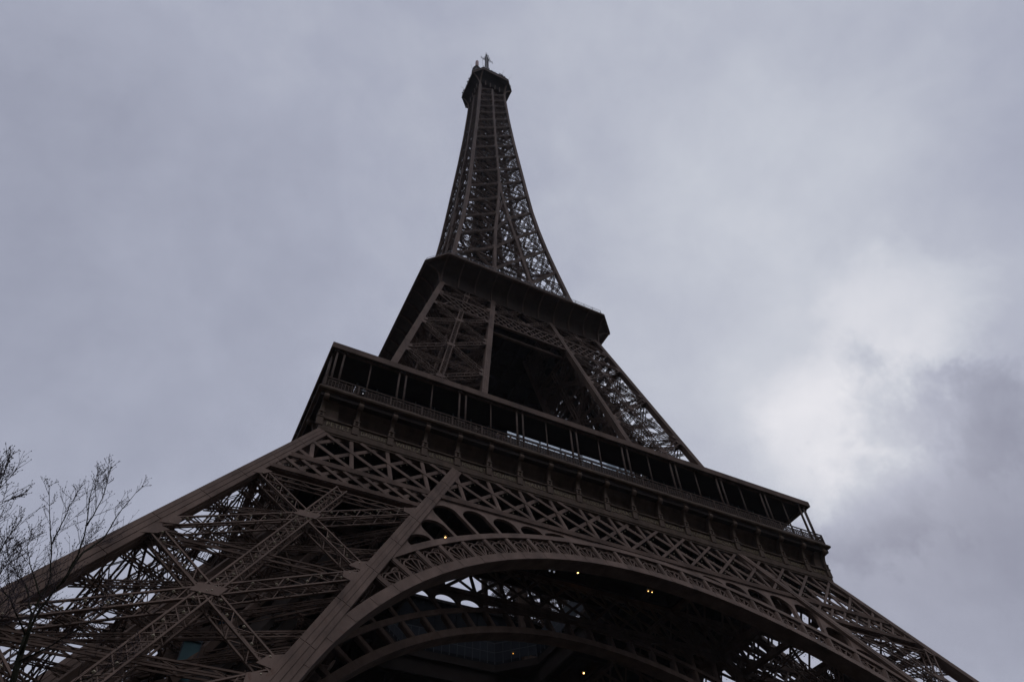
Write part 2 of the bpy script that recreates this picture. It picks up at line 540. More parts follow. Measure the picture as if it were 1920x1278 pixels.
LEG1 = leg('lower_leg', o1, i1, [2.6, 10.6, 20.9, 31.0, 41.7], 1.15, 1.0, .9, 1.05, 1.15, 5.2, ztop=52.2)
turned(LEG1)
LEG2 = leg('upper_leg', o2, i2, [57.6, 70.2, 81.0, 92.2, 101.6, 106.3, 112.0], .95, .8, .7, .85, 0, 4.6, skip=(101.6,))
turned(LEG2)
mb = MB()
for sx, sy in ((59, 59), (44.5, 59), (59, 44.5), (44.5, 44.5)):
    mb.hexa([(-sx - 3.2, -sy - 3.2, GZ - .5), (-sx + 3.2, -sy - 3.2, GZ - .5), (-sx + 3.2, -sy + 3.2, GZ - .5), (-sx - 3.2, -sy + 3.2, GZ - .5),
             (-sx - 1.3, -sy - 1.3, 5.2), (-sx + 2.0, -sy - 1.3, 5.2), (-sx + 2.0, -sy + 2.0, 5.2), (-sx - 1.3, -sy + 2.0, 5.2)])
turned(mb.build('masonry_footing', STONE, tower))

# ---- the decorated arches (an outer one on the face, an inner one between the inner columns)
ZC, RI, RE = 3.95, 37.7, 41.3
STEP = 3.87


def arch(name, D, detail=True):
    fn = lambda x, z, d: F1(x, z, d + D)
    Q = lambda R, th, d: fn(R * math.sin(rad(th)), ZC + R * math.cos(rad(th)), d)
    xc = lambda z: i1(z) - .25
    def th_lim(R):
        t = 0
        while t < 88 and R * math.sin(rad(t)) < xc(ZC + R * math.cos(rad(t))): t += .2
        return t
    mb = MB()
    tl = 84
    ths = [-tl + 2 * tl * i / 120 for i in range(121)]
    mb.sweep([[Q(RI, t, -.42), Q(RI + .88, t, -.42), Q(RI + .88, t, -.2), Q(RI, t, -.2)] for t in ths])
    mb.sweep([[Q(RI, t, -.2), Q(RI + .12, t, -.2), Q(RI + .12, t, 1.5), Q(RI, t, 1.5)] for t in ths])
    mb.sweep([[Q(RI + .13, t, 1.3), Q(RI + .7, t, 1.3), Q(RI + .7, t, 1.45), Q(RI + .13, t, 1.45)] for t in ths])
    for k in range(-18, 19):
        t = k * STEP + .6
        mb.sweep([[Q(RI + .04, t_, -.445), Q(RI + .84, t_, -.445), Q(RI + .84, t_, -.41), Q(RI + .04, t_, -.41)] for t_ in (t - .28, t + .28)])
    root = mb.build(name, IRON, tower)
    te = th_lim(RE - .3)
    ths = [-te + 2 * te * i / 90 for i in range(91)]
    mb = MB()
    mb.sweep([[Q(RE - .66, t, -.40), Q(RE, t, -.40), Q(RE, t, -.18), Q(RE - .66, t, -.18)] for t in ths])
    mb.sweep([[Q(RE - .2, t, -.18), Q(RE - .1, t, -.18), Q(RE - .1, t, .5), Q(RE - .2, t, .5)] for t in ths])
    mb.build('outer_rib', IRON, root)
    # openwork between the ribs
    mb = MB()
    r0, r1 = RI + .86, RE - .64
    def rmax(t):
        R = r1
        while R > r0 and R * math.sin(abs(rad(t))) > xc(ZC + R * math.cos(rad(t))) - .35: R -= .1
        return R
    kk = int(58 / STEP)
    for k in range(-kk, kk + 1):
        t = k * STEP; rm = rmax(t)
        if rm - r0 < .5: continue
        mb.bar(Q(r0, t, .05), Q(rm, t, .05), .46, .6, Q(r0, t, 1) - Q(r0, t, 0))
        mb.bar(Q(r0, t, -.3), Q(rm, t, -.3), .30, .09, Q(r0, t, 1) - Q(r0, t, 0))
    if not detail: mb.sweep([[Q(r0 - .05, t, .1), Q(r0 + .1, t, .1), Q(r0 + .1, t, .3), Q(r0 - .05, t, .3)] for t in [-58 + 116 * i / 60 for i in range(61)]])
    if detail:
        nd = (Q(r0, 0, 1) - Q(r0, 0, 0))
        for k in range(-kk, kk):
            c = (k + .5) * STEP
            if min(rmax(c - STEP / 2), rmax(c + STEP / 2)) - r0 < 1.0: continue
            H = min(r1, rmax(c + (.3 * STEP if c > 0 else -.3 * STEP))) - r0
            pt = lambda a, h: Q(r0 + h * H, c + a * STEP, .0)
            B = lambda a0, h0, a1, h1, w=.10, t=.24: mb.bar(pt(a0, h0), pt(a1, h1), w, t, nd)
            # fan of straight bars
            for a, h in ((-.30, .60), (-.13, .74), (.13, .74), (.30, .60)): B(a * .16, .02, a, h, .095)
            # round head over the fan
            prev = None
            for i in range(13):
                q = PI * i / 12
                p = (-.33 * math.cos(q), .50 + .27 * math.sin(q))
                if prev: B(*prev, *p, .12, .3)
                prev = p
            B(-.33, .50, -.33, .30, .12); B(.33, .50, .33, .30, .12)
            # scrolls in the corners
            for sg in (-1, 1):
                for (ca, ch, rr, st) in ((.31, .87, .115, 1), (.31, .14, .12, -1)):
                    prev = None
                    for i in range(14):
                        q = st * (i / 13) * 3.3 * PI - (.5 * PI if st > 0 else -.5 * PI)
                        r_ = rr * (1 - .75 * i / 13)
                        p = (sg * (ca + r_ * math.cos(q) * .95), ch + r_ * math.sin(q) * 1.15)
                        if prev: B(*prev, *p, .075, .2)
                        prev = p
                B(sg * .05, .80, sg * .24, .93, .10, .3)
    mb.build('ornamental_openwork', IRON, root)
    # spandrel plate with round-headed openings
    zt = 45.2
    ths_s = th_lim(RE)
    a_end = math.degrees(math.acos(min(1, (zt - ZC - .15) / RE)))
    for sg in (-1, 1):
        outer = [(sg * (RE - .05) * math.sin(rad(t)), ZC + (RE - .05) * math.cos(rad(t))) for t in
                 [a_end + (ths_s - a_end) * i / 30 for i in range(31)]]
        zs_ = outer[-1][1]
        outer += [(sg * (xc(z) + .3), z) for z in [zs_ + (zt - zs_) * i / 4 for i in range(5)]]
        outer += [(sg * ((RE) * math.sin(rad(a_end)) - .6), zt)]
        holes = []
        for k in range(1, 12):
            ta, tb = k * STEP + .24, (k + 1) * STEP - .24
            if ta < a_end - 1: continue
            if k == 1: continue
            pts = []
            N = 22
            def room(t):
                b1 = (zt - .30 - ZC) / math.cos(rad(t)) - RE
                R = RE
                while R < 60 and R * math.sin(rad(t)) < xc(ZC + R * math.cos(rad(t))) - .25: R += .05
                return max(0, min(b1, R - RE) - .12)
            hs = [room(ta + (tb - ta) * u) for u in (.12, .3, .5, .7, .88)]
            hm = min(hs[1:4]) * .97
            hm = min(hm, hs[0] + .75, hs[4] + .75)
            rr = min(1.2, hm * .8)
            for i in range(N + 1):
                u = .5 - .5 * math.cos(PI * i / N); t = ta + (tb - ta) * u
                h = hm - rr + rr * math.sqrt(max(0, 1 - (2 * u - 1) ** 2))
                if i in (0, N): h = max(.05, hm - rr)
                r_ = RE + .12 + h
                pts.append((sg * r_ * math.sin(rad(t)), ZC + r_ * math.cos(rad(t))))
            pts = [(sg * (RE + .12) * math.sin(rad(ta)), ZC + (RE + .12) * math.cos(rad(ta)))] + pts + [(sg * (RE + .12) * math.sin(rad(tb)), ZC + (RE + .12) * math.cos(rad(tb)))]
            if hm < .55: continue
            base = [(sg * (RE + .1) * math.sin(rad(ta + (tb - ta) * u)), ZC + (RE + .1) * math.cos(rad(ta + (tb - ta) * u))) for u in (.75, .5, .25)]
            holes.append(pts + base)
        mb = MB()
        mb.plate([outer] + holes, fn, -.26, .12)
        mb.build('spandrel', IRON, root)
    return root


A1_ = arch('arch', 0.0)
turned(A1_)
A2_ = arch('inner_arch', 14.45, False)
turned(A2_)

# ---- the girder under the first floor
def first_girder(D, name, rear):
    fn = lambda x, z, d=0.0: F1(x, z, d + D)
    nf = fn(0, 50, -1) - fn(0, 50, 0)
    mb = MB()
    W = o1(45.5) + .3
    zt = 45.55
    mb.bar(fn(-o1(zt), zt, -.12), fn(o1(zt), zt, -.12), .72, .6, nf)
    mb.bar(fn(-o1(zt) + .2, zt - .2, -.45), fn(o1(zt) - .2, zt - .2, -.45), .16, .14, nf)
    mb.bar(fn(-o1(52.3), 52.3, -.1), fn(o1(52.3), 52.3, -.1), .6, .7, nf)
    root = mb.build(name, IRON, tower)
    zl = 42.75
    for sg in (-1, 1):
        mb = MB()
        mb.bar(fn(sg * (i1(zl) + .2), zl, -.10), fn(sg * (o1(zl)), zl, -.10), .62, .6, nf)
        mb.bar(fn(sg * (i1(zl) + .4), zl - .15, -.44), fn(sg * (o1(zl) - .2), zl - .15, -.44), .15, .14, nf)
        # close lattice of the lower band
        pit = BAY / 2
        for k in range(-30, 31):
            for s2 in (1, -1):
                x0 = k * pit; za, zb = zl, zt
                x1 = x0 + s2 * (zb - za) / .93
                # clip to the leg
                P0, P1 = [x0, za], [x1, zb]
                lo = lambda z: i1(z) + .35
                hi = lambda z: o1(z) - .3
                t0, t1 = 0.0, 1.0
                ok = []
                for i in range(41):
                    t = i / 40; x = (x0 + (x1 - x0) * t) * sg; z = za + (zb - za) * t
                    if lo(z) < x < hi(z): ok.append(t)
                if len(ok) < 4: continue
                t0, t1 = ok[0], ok[-1]
                a_ = (x0 + (x1 - x0) * t0, za + (zb - za) * t0); b_ = (x0 + (x1 - x0) * t1, za + (zb - za) * t1)
                if s2 * sg < 0: mb.bar(fn(*a_, -.16), fn(*b_, -.16), .34, .12, nf)
                else: mb.bar(fn(*a_, -.36), fn(*b_, -.36), .27, .10, nf)
                if not rear:
                    L = math.hypot(b_[0] - a_[0], b_[1] - a_[1])
                    for i in range(1, int(L / .9)):
                        t = i * .9 / L
                        mb.octa(fn(a_[0] + (b_[0] - a_[0]) * t + .28, a_[1] + (b_[1] - a_[1]) * t - .22 * s2, -.2), .085, 1)
        mb.build('lower_lattice', [IRON, BULB], root)
    # upper band: verticals on the bay lines and long diagonals over two bays
    mb = MB()
    zb_, zt_ = zt + .3, 52.2
    for k in range(-9, 10):
        x = k * BAY
        if abs(x) > o1(zt) - .6: continue
        top = zt_
        if abs(x) > o1(zt_) - .3: top = (59.642 - abs(x) - .3) / .49724
        if abs(abs(x) - i1((zb_ + zt_) / 2)) < .5: continue
        for d_, w_, t_ in ((-.29, .40, .15), (-.37, .14, .05)):
            mb.bar(fn(x, zb_, d_), fn(x, top, d_), w_, t_, nf)
    sl_ = .92
    for k in range(-13, 14):
        for s2 in (1, -1):
            x0 = k * BAY; x1 = x0 + s2 * (zt_ - zb_) / sl_
            ok = [i / 40 for i in range(41) if abs(x0 + (x1 - x0) * i / 40) < o1(zb_ + (zt_ - zb_) * i / 40) - .3]
            if len(ok) < 5: continue
            t0, t1 = ok[0], ok[-1]
            a_ = (x0 + (x1 - x0) * t0, zb_ + (zt_ - zb_) * t0); b_ = (x0 + (x1 - x0) * t1, zb_ + (zt_ - zb_) * t1)
            if s2 * (a_[0] + b_[0]) < 0 or (a_[0] + b_[0] == 0 and s2 > 0): mb.bar(fn(*a_, -.14), fn(*b_, -.14), .38, .14, nf)
            else: mb.bar(fn(*a_, -.44), fn(*b_, -.44), .31, .10, nf)
            if not rear:
                L = math.hypot(b_[0] - a_[0], b_[1] - a_[1])
                for i in range(1, int(L / .95)):
                    t = i * .95 / L
                    mb.octa(fn(a_[0] + (b_[0] - a_[0]) * t + .36, a_[1] + (b_[1] - a_[1]) * t - .3 * s2, -.15), .09, 1)
    mb.build('upper_lattice', [IRON, BULB], root)
    return root


turned(first_girder(0.0, 'frieze_girder', False))
turned(first_girder(14.45, 'inner_girder', True))

# ---- first floor: slab with its well, beams, frieze, consoles, railing, covered gallery
def octagon(h, c): return [(-h + c, -h), (h - c, -h), (h, -h + c), (h, h - c), (h - c, h), (-h + c, h), (-h, h - c), (-h, -h + c)]


flat = lambda x, y, d: Vector((x, y, d))
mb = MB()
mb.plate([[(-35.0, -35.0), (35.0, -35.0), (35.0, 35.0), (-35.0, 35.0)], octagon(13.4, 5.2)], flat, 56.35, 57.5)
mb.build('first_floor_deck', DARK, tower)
mb = MB()
for k in range(-4, 5):
    x = k * 7.68
    if abs(x) < 33: mb.box(x - .25, x + .25, -33.5, -14.0, 54.2, 56.345)
for y in (-30, -25.5, -21, -16.8):
    mb.box(-29, 29, y - .2, y + .2, 54.8, 56.34)
mb.box(-14, 14, -14.3, -13.9, 53.9, 56.338)
turned(mb.build('floor_beam', DARK, tower))
# glass parapet round the well
mb = MB()
oc = octagon(13.2, 5.1)
for i in range(8):
    A = Vector((*oc[i], 57.5)); B = Vector((*oc[(i + 1) % 8], 57.5)); L = (B - A).length; k = max(2, int(L / 1.3))
    out = Vector(((B - A).y, -(B - A).x, 0)).normalized()
    mb.bar(A + Vector((0, 0, 1.9)), B + Vector((0, 0, 1.9)), 3.0, .04, out, 0)
    for j in range(k):
        p = A + (B - A) * (j / k)
        mb.bar(p, p + Vector((0, 0, 3.5)), .09, .09, (1, 0, 0), 1)
    mb.bar(A + Vector((0, 0, 3.5)), B + Vector((0, 0, 3.5)), .12, .12, (0, 0, 1), 1)
    mb.bar(A + Vector((0, 0, 1.9)), B + Vector((0, 0, 1.9)), .06, .1, (0, 0, 1), 1)
mb.build('well_parapet', [WELLGLASS, MULL], tower)

HF = 34.14
mb = MB()
prof = [(HF - .6, 51.98), (HF + .12, 51.98), (HF + .12, 52.12), (HF + .20, 52.2), (HF + .22, 52.72), (HF + .12, 52.84), (HF - .02, 52.90), (HF - .02, 53.86), (HF + .16, 53.90), (HF + .16, 54.02),
        (HF - .75, 54.06), (HF - .78, 54.5), (HF - .62, 55.2), (HF - .25, 55.9), (HF + .25, 56.45), (HF + .7, 56.85), (35.05, 57.0), (35.35, 57.02), (35.42, 57.2), (35.35, 57.38), (35.22, 57.52), (34.4, 57.52)]
mb.strip([[(-y, -y, z), (y, -y, z)] for y, z in prof])
for k in range(-9, 9):
    x = (k + .5) * BAY * .995
    mb.bar((x, -HF + .76, 54.1), (x, -HF + .60, 55.2), .04, .05, (0, -1, 0)); mb.bar((x, -HF + .60, 55.2), (x, -HF + .23, 55.9), .04, .05, (0, -1, 0))
frieze = mb.build('frieze', OCHRE, tower)
NAMES = ['PETIET', 'DAGUERRE', 'WURTZ', 'LE VERRIER', 'PERDONNET', 'DELAMBRE', 'MALUS', 'BREGUET', 'POLONCEAU', 'DUMAS', 'CLAPEYRON', 'BORDA',
         'FOURIER', 'BICHAT', 'SAUVAGE', 'PELOUZE', 'CARNOT', 'LAME']
dg = None
lets = []
for i, nm in enumerate(NAMES):
    cu = bpy.data.curves.new('name_lettering', 'FONT')
    cu.body = nm; cu.size = .78; cu.extrude = .02; cu.align_x = 'CENTER'; cu.align_y = 'CENTER'; cu.resolution_u = 2
    cu.space_character = 1.12
    to = bpy.data.objects.new('tmp', cu); COL.objects.link(to)
    lets.append((to, i))
bpy.context.view_layer.update()
dg = bpy.context.evaluated_depsgraph_get()
for to, i in lets:
    me = bpy.data.meshes.new_from_object(to.evaluated_get(dg))
    me.materials.clear(); me.materials.append(GOLD)
    o = bpy.data.objects.new('name_lettering', me); COL.objects.link(o); o.parent = frieze
    o.rotation_euler = (rad(90), 0, 0)
    o.location = ((-8.5 + i) * BAY * .995 + .1, -HF - .03, 53.36)
    if me.vertices:
        w_ = max(v.co.x for v in me.vertices) - min(v.co.x for v in me.vertices)
        if w_ > 2.75: o.scale = (2.75 / w_, 1, 1)
for to, i in lets: bpy.data.objects.remove(to)
for k in (1, 2, 3):
    c = frieze.copy(); COL.objects.link(c); c.parent = tower; c.rotation_euler = (0, 0, k * PI / 2)

mb = MB()
rows = []
for z, h in ((52.87, 34.10), (54.0, 34.10), (54.5, 34.02), (55.4, 34.12), (56.1, 34.32), (56.7, 34.75), (56.98, 35.2)):
    rows.append([(-h, -h, z), (-h + 1.5, -h, z), (-h + 1.5, -h + 1.5, z), (-h, -h + 1.5, z)])
mb.sweep(rows)
turned(mb.build('corner_pier', OCHRE, tower))


def console_mesh():
    mb = MB()
    y = -HF
    mb.box(-.33, .33, y - .26, y + .02, 52.86, 53.88)
    mb.box(-.38, .38, y - .32, y + .03, 53.90, 54.04)
    mb.box(-.31, -.13, y - .27, y + .8, 54.06, 54.56)
    mb.box(.13, .31, y - .27, y + .8, 54.06, 54.56)
    mb.box(-.13, .13, y - .20, y + .8, 54.32, 54.555)
    mb.box(-.36, .36, y - .32, y + .8, 54.58, 54.72)
    rows = []
    for i in range(9):
        t = i / 8; z = 54.74 + 1.30 * t
        out = .22 + .06 * t + .35 * t ** 3
        rows.append([(-.20, y + .75 - .5 * t, z), (-.20, y - out, z), (.20, y - out, z), (.20, y + .75 - .5 * t, z)])
    mb.sweep(rows)
    # scroll head carrying the deck edge
    k = 14
    secs = []
    for x, r in ((-.29, .28), (-.25, .44), (.25, .44), (.29, .28)):
        secs.append([(x, y - .62 + r * math.cos(2 * PI * j / k), 56.36 + r * 1.02 * math.sin(2 * PI * j / k)) for j in range(k)])
    mb.strip(secs, True)
    b = len(mb.v) - 4 * k
    mb.f.append(tuple(b + j for j in range(k))); mb.m.append(0)
    e = len(mb.v) - k
    mb.f.append(tuple(e + j for j in reversed(range(k)))); mb.m.append(0)
    mb.box(-.24, .24, y - .95, y - .05, 56.78, 56.99)
    mb.box(-.22, .22, y - .5, y + .35, 55.95, 56.6)
    return mb


cons = console_mesh().build('console', OCHRE, tower)
cons.location = (-9 * BAY + .2, 0, 0)
first = True
for s_ in range(4):
    for k in range(-9, 10):
        if s_ == 0 and k == -9: continue
        if s_ and k == -9: continue
        x = k * BAY * .996
        if k == 9: x -= .2
        if k == 9 and s_ == 3: continue
        c = cons.copy(); COL.objects.link(c); c.parent = tower
        c.rotation_euler = (0, 0, s_ * PI / 2)
        a = s_ * PI / 2
        c.location = (x * math.cos(a), x * math.sin(a), 0)

def railing():
    mb = MB()
    y = -35.02
    for z, w_ in ((57.72, .14), (58.20, .07), (58.66, .09), (59.06, .13)):
        mb.box(-35.0, 35.0, y - w_ / 2, y + w_ / 2, z - w_ / 2, z + w_ / 2)
    n = 190
    for i in range(n + 1):
        x = -34.9 + 69.8 * i / n
        mb.box(x - .05, x + .05, y - .035, y + .035, 57.56, 58.64)
        if i % 10 == 0: mb.box(x - .10, x + .10, y - .07, y + .07, 57.54, 59.12)
        elif i % 2 == 0: mb.box(x - .025, x + .025, y - .02, y + .02, 58.64, 59.02)
    for i in range(n):
        x = -34.9 + 69.8 * (i + .5) / n
        mb.octa((x, y, 57.96), .085, 0, 1.6); mb.octa((x, y, 58.43), .085, 0, 1.6)
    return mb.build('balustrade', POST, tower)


turned(railing())
# gallery roof, one mitred strip per side, with its fascia
mb = MB()
h0, h1 = 35.04, 30.85
mb.hexa([(-h0, -h0, 64.05), (h0, -h0, 64.05), (h1, -h1, 64.05), (-h1, -h1, 64.05), (-h0, -h0, 64.25), (h0, -h0, 64.25), (h1, -h1, 64.6), (-h1, -h1, 64.6)])
rf = mb.build('gallery_roof', ROOF, tower)
mb = MB()
mb.hexa([(-h0 - .12, -h0 - .12, 63.88), (h0 + .12, -h0 - .12, 63.88), (h0 - .1, -h0 + .1, 63.88), (-h0 + .1, -h0 + .1, 63.88),
         (-h0 - .12, -h0 - .12, 64.7), (h0 + .12, -h0 - .12, 64.7), (h0 - .1, -h0 + .1, 64.7), (-h0 + .1, -h0 + .1, 64.7)])
mb.box(-h0 + .3, h0 - .3, -h0 + .35, -h0 + .55, 63.78, 64.045)
mb.build('fascia', IRON, rf)
turned(rf)
# posts of the gallery: doubled on every second bay line, single between
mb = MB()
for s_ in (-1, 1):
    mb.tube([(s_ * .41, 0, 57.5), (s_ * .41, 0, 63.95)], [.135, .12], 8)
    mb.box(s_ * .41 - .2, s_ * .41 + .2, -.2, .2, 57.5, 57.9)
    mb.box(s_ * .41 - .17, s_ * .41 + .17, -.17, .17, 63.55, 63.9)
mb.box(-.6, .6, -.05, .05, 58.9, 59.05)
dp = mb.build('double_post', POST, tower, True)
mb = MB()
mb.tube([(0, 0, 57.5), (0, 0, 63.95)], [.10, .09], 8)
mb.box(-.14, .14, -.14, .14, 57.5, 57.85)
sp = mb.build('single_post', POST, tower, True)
PY = -34.75
used = set()
for s_ in range(4):
    a = s_ * PI / 2
    for k in range(-9, 10):
        pair = (k % 2 == 1)
        x = k * BAY * .987
        if k == -9: x += .15
        if k == 9: x -= .5
        src = dp if pair else sp
        yy = PY if pair else PY + .25
        if src.name in used:
            c = src.copy(); COL.objects.link(c); c.parent = tower
        else: c = src; used.add(src.name)
        c.rotation_euler = (0, 0, a)
        c.location = (x * math.cos(a) - yy * math.sin(a), x * math.sin(a) + yy * math.cos(a), 0)
# glazed back wall of the gallery, open in the middle of the front
for x0, x1 in ((-30.8, -11.2), (10.2, 30.8)):
    mb = MB()
    mb.box(x0, x1, -30.8, -30.55, 57.5, 64.04)
    mb.box(x0 + .05, x1 - .05, -30.75, -28.4, 64.05, 64.3)
    k = int((x1 - x0) / 2.4)
    for i in range(k + 1):
        x = x0 + (x1 - x0) * i / k
        mb.box(x - .08, x + .08, -30.9, -30.79, 57.5, 64.03, 1)
    turned(mb.build('gallery_wall', [DARKWALL, MULL], tower))

# ---- the girder and gallery of the second floor
mb = MB()
nf = F2(0, 104, -1) - F2(0, 104, 0)
for D in (-.1, 1.9):
    for z in (101.7, 106.1):
        W_ = o2(z)
        for dz in (-.16, .16):
            mb.bar(F2(-W_, z + dz, D), F2(W_, z + dz, D), .14, .5, nf)
    za, zb = 101.9, 105.9
    k = 26
    for i in range(-k, k):
        for s2 in (1, -1):
            x0 = i * 1.45; x1 = x0 + s2 * (zb - za) * .8
            if max(abs(x0), abs(x1)) > o2(104) - .2 or D > 0: continue
            if s2 * (x0 + x1) <= 0: mb.bar(F2(x0, za, D + .05), F2(x1, zb, D + .05), .22, .1, nf)
            else: mb.bar(F2(x0, za, D - .12), F2(x1, zb, D - .12), .19, .10, nf)
turned(mb.build('second_girder', IRON, tower))
# crossed bracing above it, and the bay between the legs
mb = MB()
za, zb = 106.4, 111.9
mb2 = panel(F2(-i2(za), za), F2(0, za), F2(-i2(zb), zb), F2(0, zb), nf, .7, .6, .8, False, gus=1.0)
turned(mb2.build('middle_bracing', [IRON, BULB], tower))
mb2 = panel(F2(0, za), F2(i2(za), za), F2(0, zb), F2(i2(zb), zb), nf, .7, .6, .8, False, gus=1.0)
turned(mb2.build('middle_bracing', [IRON, BULB], tower))

H2, Z2B, W2, C2, Z2T = 17.26, 111.62, 20.79, 3.51, 116.34
def cove(h, zb, w, c, zt, k=10, straight=.30):
    rows = []
    for i in range(k + 1):
        t = i / k
        if t < straight: out = .06 * t / straight
        else:
            s_ = (t - straight) / (1 - straight)
            out = .06 + .94 * (1 - math.sqrt(max(0, 1 - (s_ * .97) ** 2))) / (1 - math.sqrt(1 - .97 ** 2))
        hh = h + (w - h) * out; cc = c * out
        rows.append([(-hh + cc, -hh, zb + (zt - zb) * t), (hh - cc, -hh, zb + (zt - zb) * t), (hh, -hh + cc, zb + (zt - zb) * t)])
    return rows


mb = MB()
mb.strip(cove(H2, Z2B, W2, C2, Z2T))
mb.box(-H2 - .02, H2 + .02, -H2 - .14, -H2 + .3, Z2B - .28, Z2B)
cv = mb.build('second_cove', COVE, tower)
R_ = cove(H2, Z2B, W2, C2, Z2T, 10)
for k in range(11):
    mb = MB()
    xb = -H2 + 2 * H2 * k / 10
    pts = []
    for (a, b, c) in R_:
        half = b[0]
        x = max(-half, min(half, xb)) if k in (0, 10) else xb
        pts.append((x, a[1], a[2]))
    for p, q in zip(pts, pts[1:]): mb.bar(p, q, .24, .6, (0, -1, .6))
    mb.build('rib', IRON, cv)
mb = MB()
for (p, q) in zip(R_, R_[1:]): mb.bar(p[2], q[2], .2, .34, (1, 0, -.6))
mb.build('rib', IRON, cv)
turned(cv)
mb = MB()
mb.plate([octagon(W2, C2)], flat, 116.2, 116.36)
mb.plate([octagon(W2 + .12, C2)], flat, 116.37, 116.75)
mb.plate([octagon(W2 - .25, C2)], flat, 116.76, 117.0)
mb.build('second_floor_rim', IRON, tower)
mb = MB()
mb.plate([[(-H2 + .35, -H2 + .35), (H2 - .35, -H2 + .35), (H2 - .35, H2 - .35), (-H2 + .35, H2 - .35)]], flat, 112.2, 112.6)
for k in range(-4, 5):
    mb.box(k * 3.8 - .2, k * 3.8 + .2, -16.4, 16.4, 111.0, 112.19)
    mb.box(-16.4, 16.4, k * 3.8 - .15 + .6, k * 3.8 + .15 + .6, 111.3, 112.18)
mb.build('second_floor_deck', DARK, tower)
# railing of the second floor
mb = MB()
oc = octagon(W2 - .35, C2)
for i in range(8):
    A = Vector((*oc[i], 117.0)); B = Vector((*oc[(i + 1) % 8], 117.0)); k = max(2, int((B - A).length / 1.9))
    for j in range(k + 1):
        p = A + (B - A) * (j / k)
        mb.bar(p, p + Vector((0, 0, 1.35)), .07, .07, (1, 0, 0))
    for h_ in (.45, .9, 1.35): mb.bar(A + Vector((0, 0, h_)), B + Vector((0, 0, h_)), .05, .05, (0, 0, 1))
mb.build('second_railing', STEEL, tower)
mb = MB()
mb.plate([octagon(13.6, 1.5)], flat, 117.0, 120.2)
mb.plate([octagon(14.2, 1.5)], flat, 120.21, 120.55)
mb.build('second_pavilion', ROOF, tower)

# ---- the spire
SPZ = [112, 118.2, 128.9, 140.4, 151.2, 161.8, 172.5, 182.5, 192.7, 202.3, 211.5, 220.3, 228.4, 236.5, 243.6, 250.2, 256.4, 262.6, 269.2]
_sz = [(112, 16.75), (118, 15.6), (128.9, 14.0), (141, 12.5), (151, 11.35), (161, 10.35), (172, 9.45), (185, 8.7), (203, 7.75), (220, 6.85), (241, 5.9), (261, 5.25), (271, 4.98)]
_mz = [(112, 6.2), (118, 5.55), (129, 4.4), (151, 2.75), (160, 1.75), (176, .42), (184, 0.0), (300, 0.0)]


def interp(T, z):
    for (a, b), (c, d) in zip(T, T[1:]):
        if z <= c: return b + (d - b) * max(0, (z - a)) / (c - a)
    return T[-1][1]


